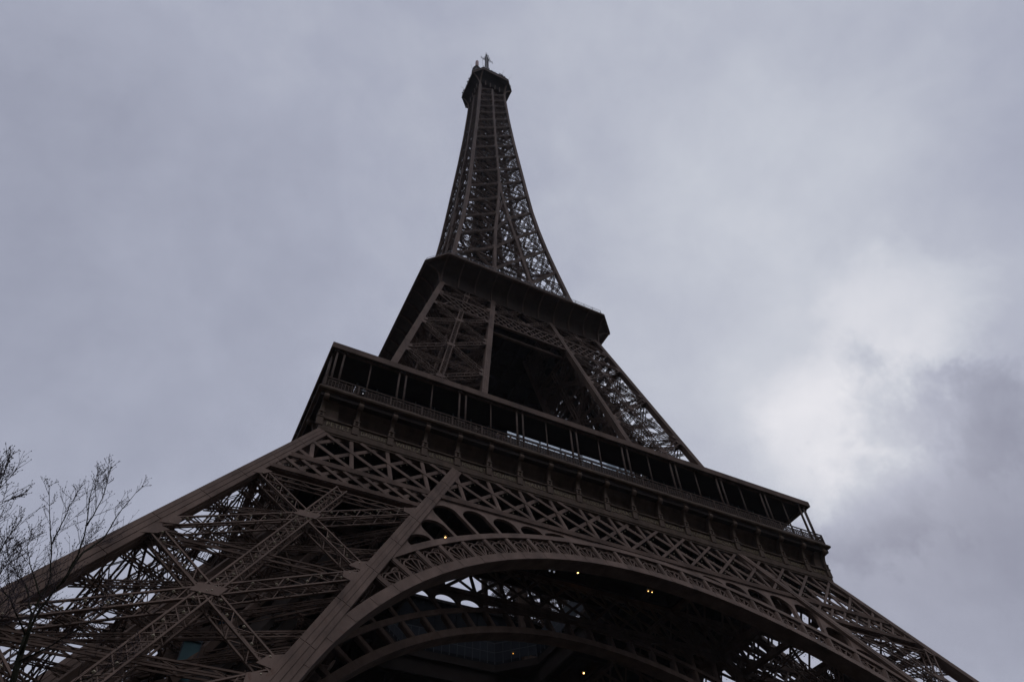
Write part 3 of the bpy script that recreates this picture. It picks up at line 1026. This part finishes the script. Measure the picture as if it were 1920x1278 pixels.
sS = lambda z: interp(_sz, z)
sM = lambda z: interp(_mz, z)
ZZ = sorted(set(SPZ + [123.5, 134.6, 146, 156.5, 167, 177.5, 187.6, 197.5, 207, 216]))
mb = MB()
column(mb, [(-sS(z), -sS(z), z) for z in ZZ], .86, (0, 1, 0), 6)
turned(mb.build('spire_column', IRON, tower))
for s_ in (-1, 1):
    mb = MB()
    zl = [z for z in ZZ if z <= 177.5] + [184]
    if s_ < 0: zl = zl + [z for z in ZZ if z > 184]
    column(mb, [(s_ * sM(z), -sS(z) + .02, z) for z in zl], .72, (0, 1, 0), 6)
    turned(mb.build('spire_middle_column', IRON, tower))
for z0, z1 in zip(SPZ[1:], SPZ[2:]):
    mb = MB()
    S0, S1, M0, M1 = sS(z0), sS(z1), sM(z0), sM(z1)
    n = Vector((0, -1, (S0 - S1) / (z1 - z0)))
    bays = [(-S0, -M0, -S1, -M1), (M0, S0, M1, S1)]
    if M0 > .9: bays.insert(1, (-M0, M0, -M1, M1))
    sc_ = .60 if z0 < 180 else .5
    for a0, b0, a1, b1 in bays:
        if b0 - a0 < 1.2 or b1 - a1 < .8:
            continue
        A0, B0, A1, B1 = (Vector((a0, -S0, z0)), Vector((b0, -S0, z0)), Vector((a1, -S1, z1)), Vector((b1, -S1, z1)))
        mb.lattice(A0, B1, n, sc_, .5, .75, .14, .08, True, off=.06)
        mb.lattice(B0, A1, n, sc_ * .7, .45, .95, .09, .06, eps=.03, off=-.3)
        mb.lattice(A0, B0, n, .3, .4, 1.1, .08, .05, eps=.06, off=-.35)
        H0, H1 = (A0 + A1) / 2, (B0 + B1) / 2
        for P0, P1 in ((A0, H1), (H0, B0), (H0, B1), (A1, H1)): mb.bar(P0, P1, .11, .11, n, off=-.75)
        mb.bar(H0, H1, .14, .14, n, off=-.6)
        e = (B0 - A0).normalized()
        for P_, sg in ((A0, 1), (B0, -1)):
            up = (A1 - A0).normalized()
            pts = [P_ + e * sg * .2 - up * .5, P_ + e * sg * .8 - up * .1, P_ + e * sg * .8 + up * .3, P_ + e * sg * .2 + up * .7]
            o = n.normalized() * .31
            mb.hexa([tuple(p + o) for p in pts] + [tuple(p + o * 1.15) for p in pts])
    turned(mb.build('spire_bracing', IRON, tower))
    # level frame tying the faces to the lift shaft
    mb = MB()
    sh = min(2.4, S0 * .42)
    for sx in (-1, 1):
        for sy in (-1, 1):
            mb.lattice((sx * S0, sy * S0, z0 - .2), (sx * sh, sy * sh, z0 - .2), (0, 0, 1), .5, .4, 1.0, .1, .07)
        mb.lattice((sx * sh, -S0, z0 - .7), (sx * sh, S0, z0 - .7), (0, 0, 1), .45, .4, 1.0, .1, .07)
        mb.lattice((-S0, sx * sh, z0 - 1.2), (S0, sx * sh, z0 - 1.2), (0, 0, 1), .45, .4, 1.0, .1, .07)
    # second skin of bracing half-way in, stair flights
    zm = (z0 + z1) / 2; Sm = sS(zm)
    for q in range(4):
        a = q * PI / 2
        rot = Matrix.Rotation(a, 3, 'Z')
        mb.bar(rot @ Vector((-S0 * .96, -S0 * .96, z0)), rot @ Vector((sh, -sh, z1)),   .18, .18, (0, 0, 1))
        mb.bar(rot @ Vector((S0 * .96, -S0 * .96, z0)), rot @ Vector((-sh, -sh, z1)), .22, .22, (0, 0, 1))
        mb.bar(rot @ Vector((-Sm, -Sm + .1, zm)), rot @ Vector((Sm, -Sm + .1, zm)), .2, .2, (0, 1, 0))
    mb.build('spire_level_frame', IRON, tower)
mb = MB()
for q in range(4):
    rot = Matrix.Rotation(q * PI / 2, 3, 'Z')
    h = 2.2
    mb.bar(rot @ Vector((-h, -h, 117)), rot @ Vector((-h, -h, 276)), .45, .45, (0, 1, 0))
    mb.bar(rot @ Vector((0, -h, 117)), rot @ Vector((0, -h, 276)), .3, .3, (0, 1, 0))
    z = 117; i = 0
    while z < 270:
        mb.bar(rot @ Vector((-h, -h + .02, z)), rot @ Vector((h, -h + .02, z + 4.2)), .2, .16, (0, 1, 0))
        mb.bar(rot @ Vector((h, -h - .1, z)), rot @ Vector((-h, -h - .1, z + 4.2)), .2, .12, (0, 1, 0))
        mb.bar(rot @ Vector((-h, -h - .05, z)), rot @ Vector((h, -h - .05, z)), .24, .3, (0, 1, 0))
        mb.bar(rot @ Vector((-h, -h + .06, z + 2.1)), rot @ Vector((h, -h + .06, z + 2.1)), .5, .06, (0, 1, 0))
        z += 4.2
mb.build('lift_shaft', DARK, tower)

# ---- the summit
H3, Z3B, W3, C3, Z3T = 5.09, 269.2, 8.35, 3.03, 277.78
mb = MB()
R3 = cove(H3 + .15, Z3B + 2.6, W3, C3, Z3T - .9, 9, .1)
mb.strip(R3)
sm = mb.build('summit_cove', DARK, tower)
mb = MB()
a_ = [Vector(p[1]) for p in cove(H3, Z3B, W3, C3, Z3T - .9, 9, .0)]
b_ = [Vector(p[2]) for p in cove(H3, Z3B, W3, C3, Z3T - .9, 9, .0)]
for L_ in (a_, b_):
    for p, q in zip(L_, L_[1:]): mb.bar(p, q, .42, .5, (1, -1, .4))
mb.build('corner_bracket', IRON, sm)
mb = MB()
for x in (-3, -1, 1, 3):
    mb.bar((x, -H3 - .25, Z3B + .4), (x, -H3 - .5, Z3B + 4.6), .34, .3, (0, 1, 0))
mb.build('cove_bracket', IRON, sm)
turned(sm)
mb = MB()
mb.plate([octagon(W3 + .08, C3)], flat, Z3T - .9, Z3T + .1)
mb.plate([octagon(W3 - .15, C3)], flat, Z3T + .11, Z3T + 1.2)
mb.plate([octagon(W3 + .06, C3)], flat, Z3T + 1.21, Z3T + 1.5)
mb.build('summit_rim', IRON, tower)
mb = MB()
zf = Z3T + 1.5
oc = octagon(W3 - .1, C3)
for i in range(8):
    A = Vector((*oc[i], zf)); B = Vector((*oc[(i + 1) % 8], zf)); k = max(3, int((B - A).length / .8))
    for j in range(k + 1):
        p = A + (B - A) * (j / k)
        mb.bar(p, p * 1 + Vector((-p.x * .05, -p.y * .05, 2.3)), .06, .06, (1, 0, 0))
    for h_ in (.6, 1.2, 1.8, 2.3):
        f_ = 1 - .05 * h_ / 2.3
        mb.bar(Vector((A.x * f_, A.y * f_, zf + h_)), Vector((B.x * f_, B.y * f_, zf + h_)), .05, .05, (0, 0, 1))
mb.build('summit_railing', STEEL, tower)
mb = MB()
rnd = random.Random(4)
for i in range(60):
    a = rnd.random() * 2 * PI; r = rnd.uniform(5.2, 7.4)
    x, y = r * math.cos(a), r * math.sin(a)
    x = max(-7.6, min(7.6, x)); y = max(-7.6, min(7.6, y))
    h = rnd.uniform(.8, 2.9)
    mb.bar((x, y, zf), (x, y, zf + h), .1, .1, (1, 0, 0))
    s_ = rnd.uniform(.25, .6)
    mb.box(x - s_ / 2, x + s_ / 2, y - .15, y + .15, zf + h - .6, zf + h)
for x, y in ((-7.6, -4.6), (-5, -7.6), (7.4, -3), (5.5, -7.4), (2.5, -7.6), (-7.6, 3)):
    mb.tube([(x, y, zf), (x * 1.1, y * 1.1, zf + 2), (x * 1.28, y * 1.28, zf + 4.5)], [.07, .05, .03], 5)
for i in range(8):
    A, B = oc[i], oc[(i + 1) % 8]
    L = math.hypot(B[0] - A[0], B[1] - A[1])
    for j in range(int(L / .75)):
        u = (j + rnd.random()) * .75 / L
        if u > 1: continue
        x, y = A[0] + (B[0] - A[0]) * u, A[1] + (B[1] - A[1]) * u
        h = rnd.uniform(.7, 2.4) * (1.5 if rnd.random() < .15 else 1)
        w = rnd.uniform(.05, .1)
        mb.bar((x, y, zf - .2), (x * 1.02, y * 1.02, zf + h), w, w, (1, 0, 0))
        if rnd.random() < .45:
            s_ = rnd.uniform(.15, .4)
            mb.box(x - s_, x + s_, y - s_ * .6, y + s_ * .6, zf + h - .7, zf + h)
        elif rnd.random() < .4:
            mb.bar((x - .5, y - .2, zf + h * .8), (x + .5, y + .2, zf + h * .8), .06, .06, (0, 0, 1))
mb.build('rooftop_aerials', STEEL, tower)
mb = MB()
mb.plate([octagon(5.4, 1.8)], flat, zf, zf + 4.2)
mb.plate([octagon(5.8, 1.9)], flat, zf + 4.21, zf + 4.6)
k = 16
rows = []
for z, r in ((283.9, 4.0), (290, 3.6), (291, 3.9), (294, 3.2), (297, 2.0), (299, 1.5), (300.5, 1.4)):
    rows.append([(r * math.cos(2 * PI * j / k), r * math.sin(2 * PI * j / k), z) for j in range(k)])
mb.strip(rows, True)
mb.build('summit_cabin', DARK, tower)
mb = MB()
for sx, sy in ((-.65, -.65), (.65, -.65), (.65, .65), (-.65, .65)):
    mb.bar((sx, sy, 300), (sx * .8, sy * .8, 326), .16, .16, (1, 0, 0))
z = 300; i = 0
while z < 325:
    for q in range(4):
        rot = Matrix.Rotation(q * PI / 2, 3, 'Z')
        mb.bar(rot @ Vector((-.62, -.62, z)), rot @ Vector((.62, -.62, z + 1.3)), .1, .08, (0, 1, 0))
        mb.bar(rot @ Vector((-.62, -.62, z)), rot @ Vector((.62, -.62, z)), .1, .1, (0, 1, 0))
    z += 1.3
mb.tube([(0, 0, 299), (0, 0, 322), (0, 0, 330.5)], [.30, .22, .08], 8)
mast = mb.build('antenna_mast', STEEL, tower)
mb = MB()
for ang, z, ln in ((8, 321.0, 3.0), (188, 318.0, 3.0), (98, 326.5, 2.2), (278, 315.0, 2.4), (50, 312.5, 1.8), (230, 323.5, 1.6)):
    rot = Matrix.Rotation(rad(ang), 3, 'Z')
    for dz in (0, 1.4):
        mb.bar(rot @ Vector((.4, 0, z + dz)), rot @ Vector((ln, 0, z + dz + .3)), .12, .12, (0, 0, 1))
        mb.bar(rot @ Vector((ln * .6, -.6, z + dz + .2)), rot @ Vector((ln * .6, .6, z + dz + .2)), .08, .08, (0, 0, 1))
    mb.bar(rot @ Vector((ln, 0, z - .6)), rot @ Vector((ln, 0, z + 2.6)), .13, .13, (0, 1, 0))
mb.build('dipole_array', STEEL, mast)
mb = MB()
mb.strip([[(-4.4 + r * math.cos(2 * PI * j / 12), .8 + r * math.sin(2 * PI * j / 12), z) for j in range(12)] for z, r in ((283, 2.3), (299, 2.1), (303, 1.8), (306, 1.0), (307.5, .5))], True)
mb.build('turret', DARK, tower)
mb = MB()
mb.tube([(-4.2, 1.0, 307), (-4.2, 1.0, 309), (-4.2, 1.0, 314.5), (-4.2, 1.0, 315.6)], [.55, .75, .72, .45], 10)
mb.build('radome', RUST, tower, True)

# ------------------------------------------------------------------ things standing on and hanging in the tower
pv = empty('glass_pavilion', (0, -25, 57.5))
tag(pv, 'pale blue glass-fronted pavilion standing on the first floor behind the gallery', 'pavilion')
mb = MB(); mb.box(-9.6, 12.6, 1.6, 7.5, .02, 8.4); mb.build('pavilion_body', DARKWALL, pv)
mb = MB()
mb.hexa([(-9.9, .74, 12.3), (13.8, .74, 12.3), (13.8, .89, 12.3), (-9.9, .89, 12.3), (-9.9, 1.4, 16.0), (13.8, 1.4, 16.0), (13.8, 1.55, 16.0), (-9.9, 1.55, 16.0)])
mb.build('glass_front', GLASS, pv)
mb = MB()
mb.hexa([(-9.9, -1.4, .3), (13.8, -1.4, .3), (13.8, -1.25, .3), (-9.9, -1.25, .3), (-9.9, .73, 12.27), (13.8, .73, 12.27), (13.8, .88, 12.27), (-9.9, .88, 12.27)])
mb.build('lower_front', DARKWALL, pv)
mb = MB()
for i in range(8):
    x = -9.9 + 23.7 * i / 7
    mb.bar((x, -1.42, .3), (x + .9, 1.3, 15.9), .16 if i not in (4,) else .5, .12, (0, 1, 0))
for z in (4, 8, 10.5, 13.2):
    mb.box(-9.9, 13.8, -1.52 + z * .1783, -1.42 + z * .1783, z, z + .1)
mb.build('mullions', MULL, pv)

fp = empty('restaurant_pavilion', (8, 22, 57.5))
tag(fp, 'dark flat-roofed pavilion on the far side of the floor well under the arch', 'pavilion')
mb = MB(); mb.box(-22, 22, -6.5, 6, .02, 9.7); mb.build('pavilion_body', DARKWALL, fp)
mb = MB(); mb.box(-22.4, 22.4, -7, 6.4, 9.75, 10.25); mb.build('roof', ROOF, fp)
mb = MB()
for i in range(23): mb.box(-22 + 2 * i - .06, -22 + 2 * i + .06, -6.62, -6.5, .1, 9.7)
mb.build('mullions', DARKWALL, fp)

lc = empty('lift_cabin', (-39.2, -40.6, 24.6))
lc.scale = (.34, .5, .62)
tag(lc, 'teal glazed lift cabin inside the left front leg', 'lift')
mb = MB(); mb.box(-1.6, 1.6, -1.6, 1.6, -2.2, -1.9); mb.box(-1.7, 1.7, -1.7, 1.7, 2.0, 2.3)
for sx in (-1.55, 1.55):
    for sy in (-1.55, 1.55): mb.box(sx - .1, sx + .1, sy - .1, sy + .1, -1.9, 2.0)
mb.build('cabin_frame', MULL, lc)
mb = MB(); mb.box(-1.5, 1.5, -1.5, 1.5, -1.88, 1.98); mb.build('cabin_glazing', TEAL, lc)
mb = MB()
mb.strip([[(-1.3 + 2.6 * i / 6, .12 * math.sin(i * 2 + j), -1.2 + 2.4 * j / 5) for i in range(7)] for j in range(6)])
bs = mb.build('blue_sheet', BLUE)
bs.scale = (.6, .6, .6)
bs.location = (-37.3, -38.2, 29.0); bs.rotation_euler = (rad(35), 0, rad(-15))
sf = bs.modifiers.new('thickness', 'SOLIDIFY'); sf.thickness = .05
tag(bs, 'blue sheet tied up inside the left front leg above the lift', 'tarpaulin')


def lamp(name, loc, label, col, power, r=.16, twin=False, dim=False):
    o = empty(name, loc); tag(o, label, 'lamp', 'lamps lit under the first floor')
    hm = MB()
    hm.bar((0, 0, .2), (0, 0, .75), .08, .08, (1, 0, 0)); hm.box(-.22, .22, -.22, .22, .16, .3)
    if twin: hm.box(-.22, .95, -.1, .1, .3, .4)
    hm.build('lamp_bracket', MULL, o)
    m = mat('lamp_glow', col, .4, emit=(col, power))
    for k in range(2 if twin else 1):
        b = MB(); b.ball((k * .62, 0, 0), r * .62, r * .62, r * .6); b.build('bulb', m, o, True)


AMB = (1.0, .52, .16)
lamp('floodlight', (-14.5, -20.0, 54.15), 'small amber lamp glowing in the arch opening beside the left column', AMB, 9, .17)
lamp('floodlight', (-11.1, -35.3, 42.6), 'small amber lamp glowing through the arch ornament near the crown', AMB, 8, .16)
lamp('floodlight', (3.9, -20.6, 53.7), 'small amber lamp just under the front arch right of its crown', AMB, 8, .17)
lamp('floodlight', (14.6, -20.9, 53.5), 'twin amber lamp hanging under the first floor at the right', AMB, 5, .11, True)
lamp('floodlight', (19.2, 4.1, 54.2), 'lone amber lamp lowest in the dark under the first floor', AMB, 9, .18)
lamp('floodlight', (5.9, 2.3, 53.9), 'dim orange lamp in front of the blue glass of the floor well', (.9, .42, .08), 1.0, .15)
lamp('floodlight', (-1.4, -22.4, 51.6), 'white lamp cluster under the arch crown among dark beams', (.75, .8, .95), .22, .2, True)
lamp('floodlight', (-30.75, -35.3, 57.95), 'tiny white lamp on the left end of the balustrade', (.9, .93, 1), .8, .08)


# people at the first-floor balustrade
def person(loc, rz, cloth, label, lean=.15, arm=1.0):
    root = empty('person', loc, rz)
    tag(root, label, 'person', 'people at the balustrade')
    def skin(name, verts, edges, rads, m, sub=1):
        me = bpy.data.meshes.new(name); me.from_pydata(verts, edges, [])
        o = bpy.data.objects.new(name, me); COL.objects.link(o); o.parent = root
        md = o.modifiers.new('skin', 'SKIN')
        for i, r in enumerate(rads):
            me.skin_vertices[0].data[i].radius = (r, r)
        me.skin_vertices[0].data[0].use_root = True
        ss_ = o.modifiers.new('sub', 'SUBSURF'); ss_.levels = sub; ss_.render_levels = sub
        me.materials.append(m)
        return o
    f = -lean
    V = [(0, 0, .95), (0, f * .3, 1.15), (0, f * .8, 1.38), (0, f, 1.50), (0, f - .03, 1.62), (0, f - .04, 1.72),
         (.10, 0, .88), (.11, -.02, .48), (.11, .02, .08), (.11, -.12, .04),
         (-.10, 0, .88), (-.11, .04, .48), (-.11, .06, .08), (-.11, -.08, .04),
         (.19, f * .9, 1.40), (.26, f - .10, 1.18), (.20, f - .32 * arm, 1.12), (.18, f - .40 * arm, 1.11),
         (-.19, f * .9, 1.40), (-.26, f - .10, 1.18), (-.20, f - .32 * arm, 1.12), (-.18, f - .40 * arm, 1.11)]
    E_ = [(0, 1), (1, 2), (2, 3), (3, 4), (4, 5), (0, 6), (6, 7), (7, 8), (8, 9), (0, 10), (10, 11), (11, 12), (12, 13), (2, 14), (14, 15), (15, 16), (16, 17), (2, 18), (18, 19), (19, 20), (20, 21)]
    Rr = [.15, .15, .16, .06, .095, .085, .09, .065, .045, .04, .09, .065, .045, .04, .07, .05, .04, .04, .07, .05, .04, .04]
    skin('body', V, E_, Rr, mat('skin_tone', (.40, .26, .20), .6))
    VC = [(0, 0, .80), (0, f * .3, 1.12), (0, f * .8, 1.38), (.19, f * .9, 1.40), (.26, f - .10, 1.18), (.21, f - .28 * arm, 1.13), (-.19, f * .9, 1.40), (-.26, f - .10, 1.18), (-.21, f - .28 * arm, 1.13)]
    skin('coat', VC, [(0, 1), (1, 2), (2, 3), (3, 4), (4, 5), (2, 6), (6, 7), (7, 8)], [.20, .18, .19, .09, .075, .06, .09, .075, .06], mat('coat_cloth', cloth, .85, 0, .2, 6))
    VT = [(.10, 0, .90), (.11, -.02, .48), (.11, .02, .10), (-.10, 0, .90), (-.11, .04, .48), (-.11, .06, .10)]
    skin('trousers', VT, [(0, 1), (1, 2), (0, 3), (3, 4), (4, 5)], [.11, .08, .065, .11, .08, .065], mat('trouser_cloth', (.03, .03, .04), .85))
    b = MB(); b.ball((0, f - .01, 1.70), .105, .115, .10); b.build('hair', mat('dark_hair', (.03, .022, .018), .7), root, True)


person((-17.1, -34.45, 57.5), 0.1, (.24, .21, .18), 'person in a pale grey coat leaning on the balustrade near the middle')
person((-14.3, -34.45, 57.5), -.2, (.16, .12, .14), 'person in a dull mauve coat beside the blue glass band', .2)
person((-13.5, -34.4, 57.5), .3, (.13, .07, .09), 'person in a dark red coat nearest the left end of the glass band', .1)
person((12.7, -34.45, 57.5), 0, (.08, .08, .10), 'person in a dark coat at the balustrade right of the glass band', .15)

# ------------------------------------------------------------------ bare trees
TREE_A = {
    'trunk': [[-43.0, -67.3, 2.0], [-43.1, -67.4, 6.0], [-43.28, -67.63, 10.95], [-43.36, -67.84, 11.47], [-43.53, -67.87, 12.21], [-43.64, -67.89, 12.82]],
    'a1': [[-43.64, -67.89, 12.82], [-43.76, -67.8, 13.36], [-43.81, -67.61, 13.95], [-43.88, -67.52, 14.6], [-44.27, -67.39, 15.57], [-44.72, -67.27, 16.46], [-45.15, -67.27, 17.38]],
    'a2': [[-43.53, -67.87, 12.21], [-43.61, -68.29, 13.33], [-43.4, -68.46, 14.02], [-43.35, -68.65, 14.7], [-43.48, -68.77, 15.51], [-43.72, -68.91, 16.26], [-43.84, -68.93, 16.99]],
    'a3': [[-43.4, -68.46, 14.02], [-43.35, -68.04, 15.14], [-43.12, -67.61, 15.93], [-43.08, -67.3, 17.2], [-42.85, -67.07, 18.3]],
    'a4': [[-43.48, -68.77, 15.51], [-43.41, -68.96, 15.88], [-43.44, -69.07, 16.44], [-43.56, -69.19, 17.15]],
    'a5': [[-44.27, -67.39, 15.57], [-44.25, -67.69, 16.04], [-44.28, -67.9, 16.54], [-44.23, -67.99, 16.82]],
    'a6': [[-43.76, -67.8, 13.36], [-44.31, -67.4, 14.29], [-44.67, -67.16, 14.65], [-44.99, -67.03, 14.94], [-45.4, -66.92, 15.58]],
    'a7': [[-43.81, -67.61, 13.95], [-44.2, -67.17, 14.57], [-44.57, -67.04, 15.05], [-44.89, -66.9, 15.65], [-45.03, -66.83, 16.2]],
    'a8': [[-43.64, -67.89, 12.82], [-44.22, -68.81, 13.19], [-44.48, -69.27, 13.21], [-44.87, -69.57, 13.3]],
    'a9': [[-43.53, -67.87, 12.21], [-42.87, -68.98, 12.24], [-42.35, -69.53, 12.55], [-42.09, -69.7, 13.21]],
    'a10': [[-43.36, -67.84, 11.47], [-42.39, -68.73, 11.47], [-41.6, -69.26, 11.66], [-41.12, -69.44, 12.19]],
}
TREE_B = {
    'trunk': [[-43.4, -70.1, 2.0], [-43.5, -70.2, 6.0], [-43.76, -70.45, 9.12], [-44.07, -70.82, 10.1], [-44.34, -71.08, 10.96]],
    'b1': [[-44.34, -71.08, 10.96], [-44.63, -71.36, 12.16], [-44.92, -71.65, 13.22], [-45.03, -71.78, 13.96], [-45.06, -71.9, 14.7]],
    'b2': [[-44.63, -71.36, 12.16], [-44.9, -71.02, 13.3], [-45.05, -70.86, 14.18], [-44.87, -70.7, 14.63]],
    'b3': [[-44.92, -71.65, 13.22], [-44.91, -71.86, 13.73], [-44.88, -71.95, 13.97], [-44.95, -72.07, 14.26]],
    'b4': [[-44.34, -71.08, 10.96], [-44.45, -70.6, 12.01], [-44.57, -70.32, 12.93], [-44.65, -70.13, 13.73], [-44.7, -70.04, 14.26]],
    'b5': [[-44.45, -70.6, 12.01], [-44.19, -70.85, 12.32], [-44.17, -71.05, 12.73], [-44.14, -71.14, 13.23]],
    'b6': [[-44.07, -70.82, 10.1], [-44.23, -70.24, 11.4], [-44.15, -70.02, 12.27], [-44.05, -69.79, 12.75], [-44.04, -69.69, 13.16]],
    'b7': [[-44.34, -71.08, 10.96], [-43.91, -71.6, 11.13], [-43.56, -71.94, 11.15], [-43.43, -72.01, 11.48]],
}


def tree(name, T, label, seed, r0, dens=1.0):
    rnd = random.Random(seed)
    base = Vector(T['trunk'][0])
    root = empty(name, base - Vector((0, 0, .3))); tag(root, label, 'tree', 'bare trees by the left leg')
    bk, tw = MB(), MB()
    L = lambda p: Vector(p) - base
    def twig(p, d, length, r, depth):
        n = 4; pts = [p]; q = p.copy(); dd = d.copy()
        for i in range(n):
            dd = (dd + Vector((rnd.uniform(-.11, .11), rnd.uniform(-.11, .11), rnd.uniform(.0, .14)))).normalized()
            q = q + dd * (length / n); pts.append(q.copy())
        tw.tube(pts, [r * (1 - .55 * i / n) for i in range(n + 1)], 4)
        tw.octa(pts[-1], .012, 0, 1.8)
        if depth > 0:
            for i in range(1, n + 1):
                for s in range(rnd.choice((0, 1, 1, 2)) if depth > 1 else rnd.choice((0, 0, 1))):
                    ax = Vector((rnd.uniform(-1, 1), rnd.uniform(-1, 1), rnd.uniform(-.3, .5))).normalized()
                    nd = (dd + ax * rnd.uniform(.5, .95)).normalized()
                    twig(pts[i], nd, length * rnd.uniform(.4, .65), r * .75, depth - 1)
    for nm, pts in T.items():
        P_ = [L(p) for p in pts]
        if nm == 'trunk':
            bk.tube(P_, [r0 * (1.5 if i == 0 else 1 - .25 * i / len(P_)) for i in range(len(P_))], 9)
            continue
        # smooth the limb
        Q = []
        for a, b in zip(P_, P_[1:]):
            for t in range(3): Q.append(a + (b - a) * (t / 3) + Vector((rnd.uniform(-.02, .02), rnd.uniform(-.02, .02), 0)))
        Q.append(P_[-1])
        main = nm in ('a1', 'a2', 'a3', 'b1', 'b4', 'b6')
        ra = .038 if main else .022
        n = len(Q) - 1
        bk.tube(Q, [max(.008, ra * (1 - .88 * i / n)) for i in range(n + 1)], 6)
        tw.octa(Q[-1], .028, 0, 1.5)
        for i in range(2, n + 1):
            k = rnd.choice((1, 1, 2)) if i < n - 2 else rnd.choice((1, 2, 2))
            for s in range(k):
                d = (Q[i] - Q[i - 1]).normalized()
                ax = Vector((rnd.uniform(-1, 1), rnd.uniform(-1, 1), rnd.uniform(-.1, .6))).normalized()
                nd = (d * 1.0 + ax * rnd.uniform(.6, 1.0)).normalized()
                twig(Q[i], nd, rnd.uniform(.5, 1.1) * (1 - .55 * i / n), .0078, 2)
    bk.build('trunk', BARK, root, True)
    tw.build('twigs', TWIG, root)


tree('bare_tree', TREE_A, 'bare budding tree with a mossy trunk in front of the left leg', 11, .085)
tree('bare_tree', TREE_B, 'bare tree whose twigs reach in at the left edge', 23, .08)

# ------------------------------------------------------------------ the damp air round the tower
mb = MB(); mb.box(-420, 420, -420, 420, 1.05, 345)
hz_o = mb.build('haze', [])
hm = bpy.data.materials.new('damp_air'); hm.use_nodes = True
ht = hm.node_tree; ht.nodes.clear()
hv = ht.nodes.new('ShaderNodeVolumePrincipled'); hv.inputs['Color'].default_value = (.82, .86, .95, 1); hv.inputs['Density'].default_value = 0.00008
ho = ht.nodes.new('ShaderNodeOutputMaterial'); ht.links.new(hv.outputs[0], ho.inputs['Volume'])
hz_o.data.materials.append(hm)
tag(hz_o, kind='stuff')
